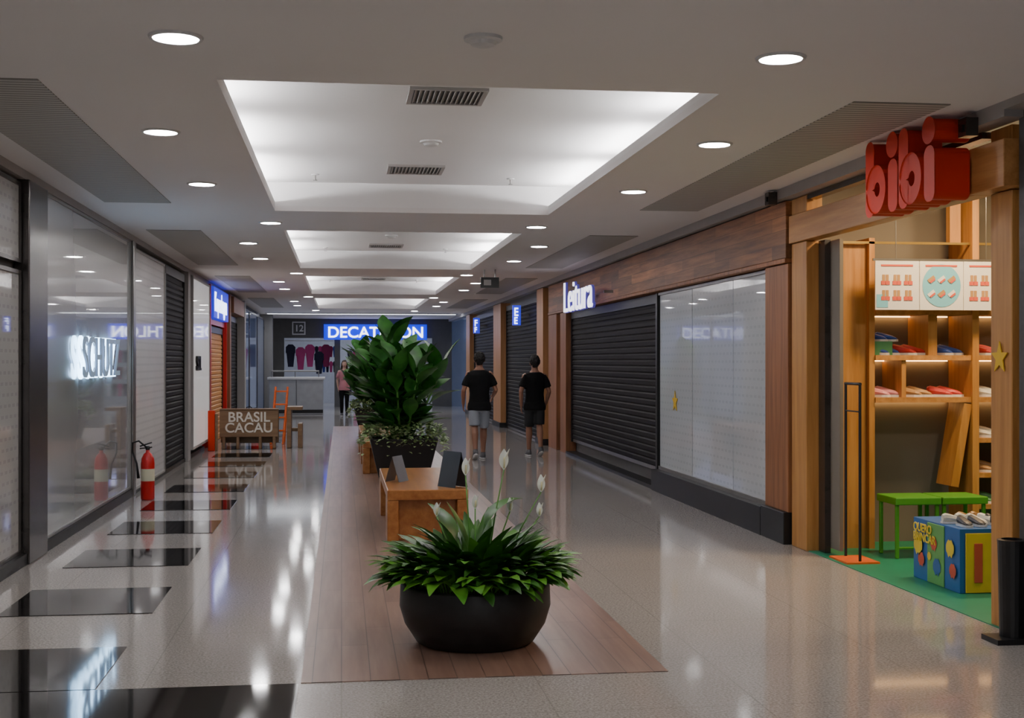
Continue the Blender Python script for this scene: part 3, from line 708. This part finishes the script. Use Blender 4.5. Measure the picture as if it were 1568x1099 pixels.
def person(name,loc,yaw,H,stride,armL,armR,mats,female=False,pants='short',hair='short'):
    sk,hr,top,bot,shoe_m=mats
    root=empty(name,loc); root.rotation_euler=(0,0,yaw); s=H/1.74; root.scale=(s,s,s)
    W=.92 if female else 1.0
    def torso(b,m,g,z0,z1):
        prof=[(.84,.13,.095),(.90,.158,.112),(.97,.155,.11),(1.08,.142,.10),(1.2,.155,.107),(1.31,.175,.115),(1.38,.178,.11),(1.43,.145,.09),(1.46,.09,.07),(1.50,.058,.06),(1.57,.054,.058)]
        pts=[];rr=[]
        for z,x,y in prof:
            if z0<=z<=z1: pts.append((0,(.01 if z<1 else .0),z)); rr.append((x*W+g,y+g))
        b.tube(pts,rr,m,24,ref=(0,1,0))
    legs=[]
    for sg,st in((-1,stride[0]),(1,stride[1])):
        hip=Vector((sg*.085,0,.90)); ank=Vector((sg*.078,st[0],.085+st[1])); kn=(hip+ank)/2+Vector((0,.03+st[2],.02))
        legs.append((sg,hip,kn,ank,st[3]))
    arms=[]
    for sg,(e,w) in((-1,armL),(1,armR)):
        arms.append((sg,Vector((sg*.172*W,0,1.39)),Vector((sg*e[0],e[1],e[2])),Vector((sg*w[0],w[1],w[2]))))
    b=MB(); torso(b,sk,0,.8,1.6)
    for sg,hip,kn,ank,fp in legs:
        b.tube([hip,hip.lerp(kn,.5),kn,kn.lerp(ank,.3)+Vector((0,-.012,0)),kn.lerp(ank,.7),ank,ank+Vector((0,0,-.03))],[.085,.075,.055,.058,.042,.036,.036],sk,14,ref=(0,1,0))
    for sg,sh,el,wr in arms:
        b.tube([sh+Vector((-sg*.03,0,.02)),sh,sh.lerp(el,.5),el,el.lerp(wr,.3),wr],[.045,.054,.046,.038,.039,.026],sk,12,ref=(0,1,0))
        hand(b,wr,(wr-el)+Vector((0,0,-.05)),(-sg,.0,.0),(1 if sg>0 else -1)*1,sk)
    def hf(d):
        k=1.0
        if d.z<-.1: k=1-.32*min(1,(-d.z-.1)/.9)
        return Vector((d.x*k,d.y*(1-.08*max(0,-d.z))+ (.06 if d.z<0 and d.y>0 else 0),d.z))
    b.ell((0,.012,1.625),(.076,.095,.118),sk,24,16,hf)
    for sg in(-1,1): b.ell((sg*.079,.0,1.612),(.013,.02,.032),sk,8,6)
    b.tube([(0,.10,1.635),(0,.118,1.605),(0,.105,1.595)],[.009,.014,.012],sk,8)
    b.tube([(-.024,.096,1.567),(0,.106,1.568),(.024,.096,1.567)],[.005,.009,.005],sk,6)
    o=b.build("body",root); remesh(o,.0075,2)
    b=MB()
    for sg in(-1,1):
        b.ell((sg*.030,.098,1.637),(.014,.008,.008),m_white,10,6); b.ell((sg*.030,.1045,1.637),(.006,.003,.006),m_black,8,6)
        b.tube([(sg*.016,.104,1.657),(sg*.032,.104,1.662),(sg*.048,.094,1.655)],[.003,.004,.002],hr,6)
    b.tube([(-.022,.106,1.568),(0,.115,1.567),(.022,.106,1.568)],[.003,.005,.003],m_lips,6)
    b.build("face_details",root,smooth=True)
    b=MB()
    def hh(d):
        k=1.0
        if d.y>.15 and d.z<.45: k=.80
        if d.z<-.55: k=min(k,.86)
        return Vector((d.x*k,d.y*k,d.z*(1 if d.z>-.35 else .92)))
    b.ell((0,-.006,1.648),(.092,.112,.113),hr,32,22,hh)
    b.tube([(0,-.075,1.64),(0,-.068,1.58),(0,-.055,1.545)],[(.07,.035),(.058,.03),(.045,.02)],hr,12,ref=(0,1,0))
    if hair=='long':
        b.tube([(0,-.06,1.68),(0,-.085,1.58),(0,-.09,1.48),(0,-.085,1.38)],[(.08,.05),(.095,.045),(.10,.035),(.06,.02)],hr,14,ref=(0,1,0))
        for sg in(-1,1): b.tube([(sg*.06,.03,1.68),(sg*.085,.02,1.60),(sg*.09,.03,1.50),(sg*.085,.05,1.40)],[.03,.026,.025,.012],hr,8,ref=(0,1,0))
    o=b.build("hair",root); remesh(o,.008,1); disp(o,tx,.03)
    b=MB(); torso(b,top,.018,.86,1.47)
    for sg,sh,el,wr in arms:
        m2=sh.lerp(el,.72); b.tube([sh+Vector((-sg*.06,0,.0)),sh+Vector((-sg*.012,0,-.008)),sh.lerp(el,.4),m2],[(.05,.055),(.062,.066),(.062,.064),(.066,.066)],top,14,ref=(0,1,0))
    b.tube([(0,.01,.80),(0,.01,.84),(0,.01,.92)],[(.192*W,.145),(.196*W,.148),(.186*W,.14)],top,24,ref=(0,1,0))
    o=b.build("tshirt",root); remesh(o,.011,4); disp(o,tc,.016)
    b=MB()
    b.tube([(0,.01,.78),(0,.01,.84),(0,.01,.90)],[(.15*W,.11),(.165*W,.12),(.158*W,.118)],bot,24,ref=(0,1,0))
    for sg,hip,kn,ank,fp in legs:
        hp=hip-Vector((0,0,.05))
        if pants=='short': b.tube([hp,hip.lerp(kn,.5),hip.lerp(kn,.96)],[(.088,.105),(.092,.102),(.088,.096)],bot,18,ref=(0,1,0))
        else: b.tube([hp,hip.lerp(kn,.5),kn,kn.lerp(ank,.5),ank],[(.088,.1),.086,.066,.06,.048],bot,16,ref=(0,1,0))
    o=b.build("shorts" if pants=='short' else "trousers",root); remesh(o,.011,3); disp(o,tc,.01)
    for sg,hip,kn,ank,fp in legs:
        b=MB(); R_=Matrix.Rotation(fp,3,'X')
        def P(x,y,z): return ank+R_@Vector((x,y,z))
        b.tube([P(0,-.075,-.045),P(0,-.05,-.035),P(0,0,-.025),P(0,.06,-.045),P(0,.13,-.055),P(0,.175,-.062),P(0,.19,-.065)],[(.02,.03),(.04,.045),(.043,.055),(.046,.037),(.048,.027),(.035,.02),(.012,.012)],shoe_m,14,ref=(0,0,1))
        b.tube([P(0,-.08,-.072),P(0,-.04,-.072),P(0,.05,-.072),P(0,.13,-.072),P(0,.19,-.072)],[(.02,.012),(.042,.013),(.043,.013),(.05,.013),(.02,.012)],m_white if shoe_m!=m_black else m_black,14,ref=(0,0,1))
        b.tube([P(0,0,-.02),P(0,-.002,.03)],[.042,.041],shoe_m,12)
        b.build("shoe",root,smooth=True)
    return root
sh_g=plain("sneaker_grey",(.12,.12,.13),.5); sh_d=plain("sneaker_dark",(.04,.04,.045),.5)
person("walking_man",(2.22,20.9,0),.0,1.74,((-.16,.055,.03,-.45),(.16,.0,0,.0)),(( .26,-.02,1.12),(.25,.12,.90)),((.27,.0,1.13),(.24,.20,1.02)),(m_skin,m_hair,m_tee,m_short,sh_g))
person("walking_man",(3.22,21.5,0),.05,1.69,((.12,.0,.0,.0),(-.15,.05,.03,-.4)),((.25,-.05,1.12),(.23,.03,.87)),((.25,-.03,1.12),(.22,.12,.90)),(m_skin,m_hair,m_tee,m_short2,sh_g))
person("walking_woman",(.08,38.4,0),pi,1.62,((-.12,.03,.03,-.3),(.12,.0,0,.0)),((.22,.0,1.12),(.17,.17,1.05)),((.22,-.04,1.12),(.2,.0,.89)),(m_skin2,m_hair2,m_pink,m_tee,sh_d),female=True,pants='long',hair='long')

# ---------------------------------------------------------------- lights in the shoe shop
def area(name,loc,size,power,col,rot=(0,0,0)):
    l=bpy.data.lights.new(name,'AREA'); l.energy=power; l.size=size; l.color=col; o=bpy.data.objects.new(name,l); o.location=loc; o.rotation_euler=rot; C.objects.link(o)
area("shop_ceiling_spot",(4.8,9.6,3.25),.3,52,(1,.70,.38)); area("shop_ceiling_spot",(5.8,9.4,3.25),.3,52,(1,.70,.38)); area("shop_ceiling_spot",(5.2,7.6,3.25),.3,30,(1,.82,.6))
w=bpy.data.worlds.new("world"); bpy.context.scene.world=w; w.use_nodes=True
w.node_tree.nodes["Background"].inputs[0].default_value=(.77,.76,.80,1); w.node_tree.nodes["Background"].inputs[1].default_value=.8
cd=bpy.data.cameras.new("camera"); c=bpy.data.objects.new("camera",cd); C.objects.link(c)
cd.sensor_width=36; cd.lens=45.42; c.location=(0,0,1.6); c.rotation_euler=(math.radians(90.1),0,math.radians(-7.514)); cd.clip_end=200
bpy.context.scene.camera=c
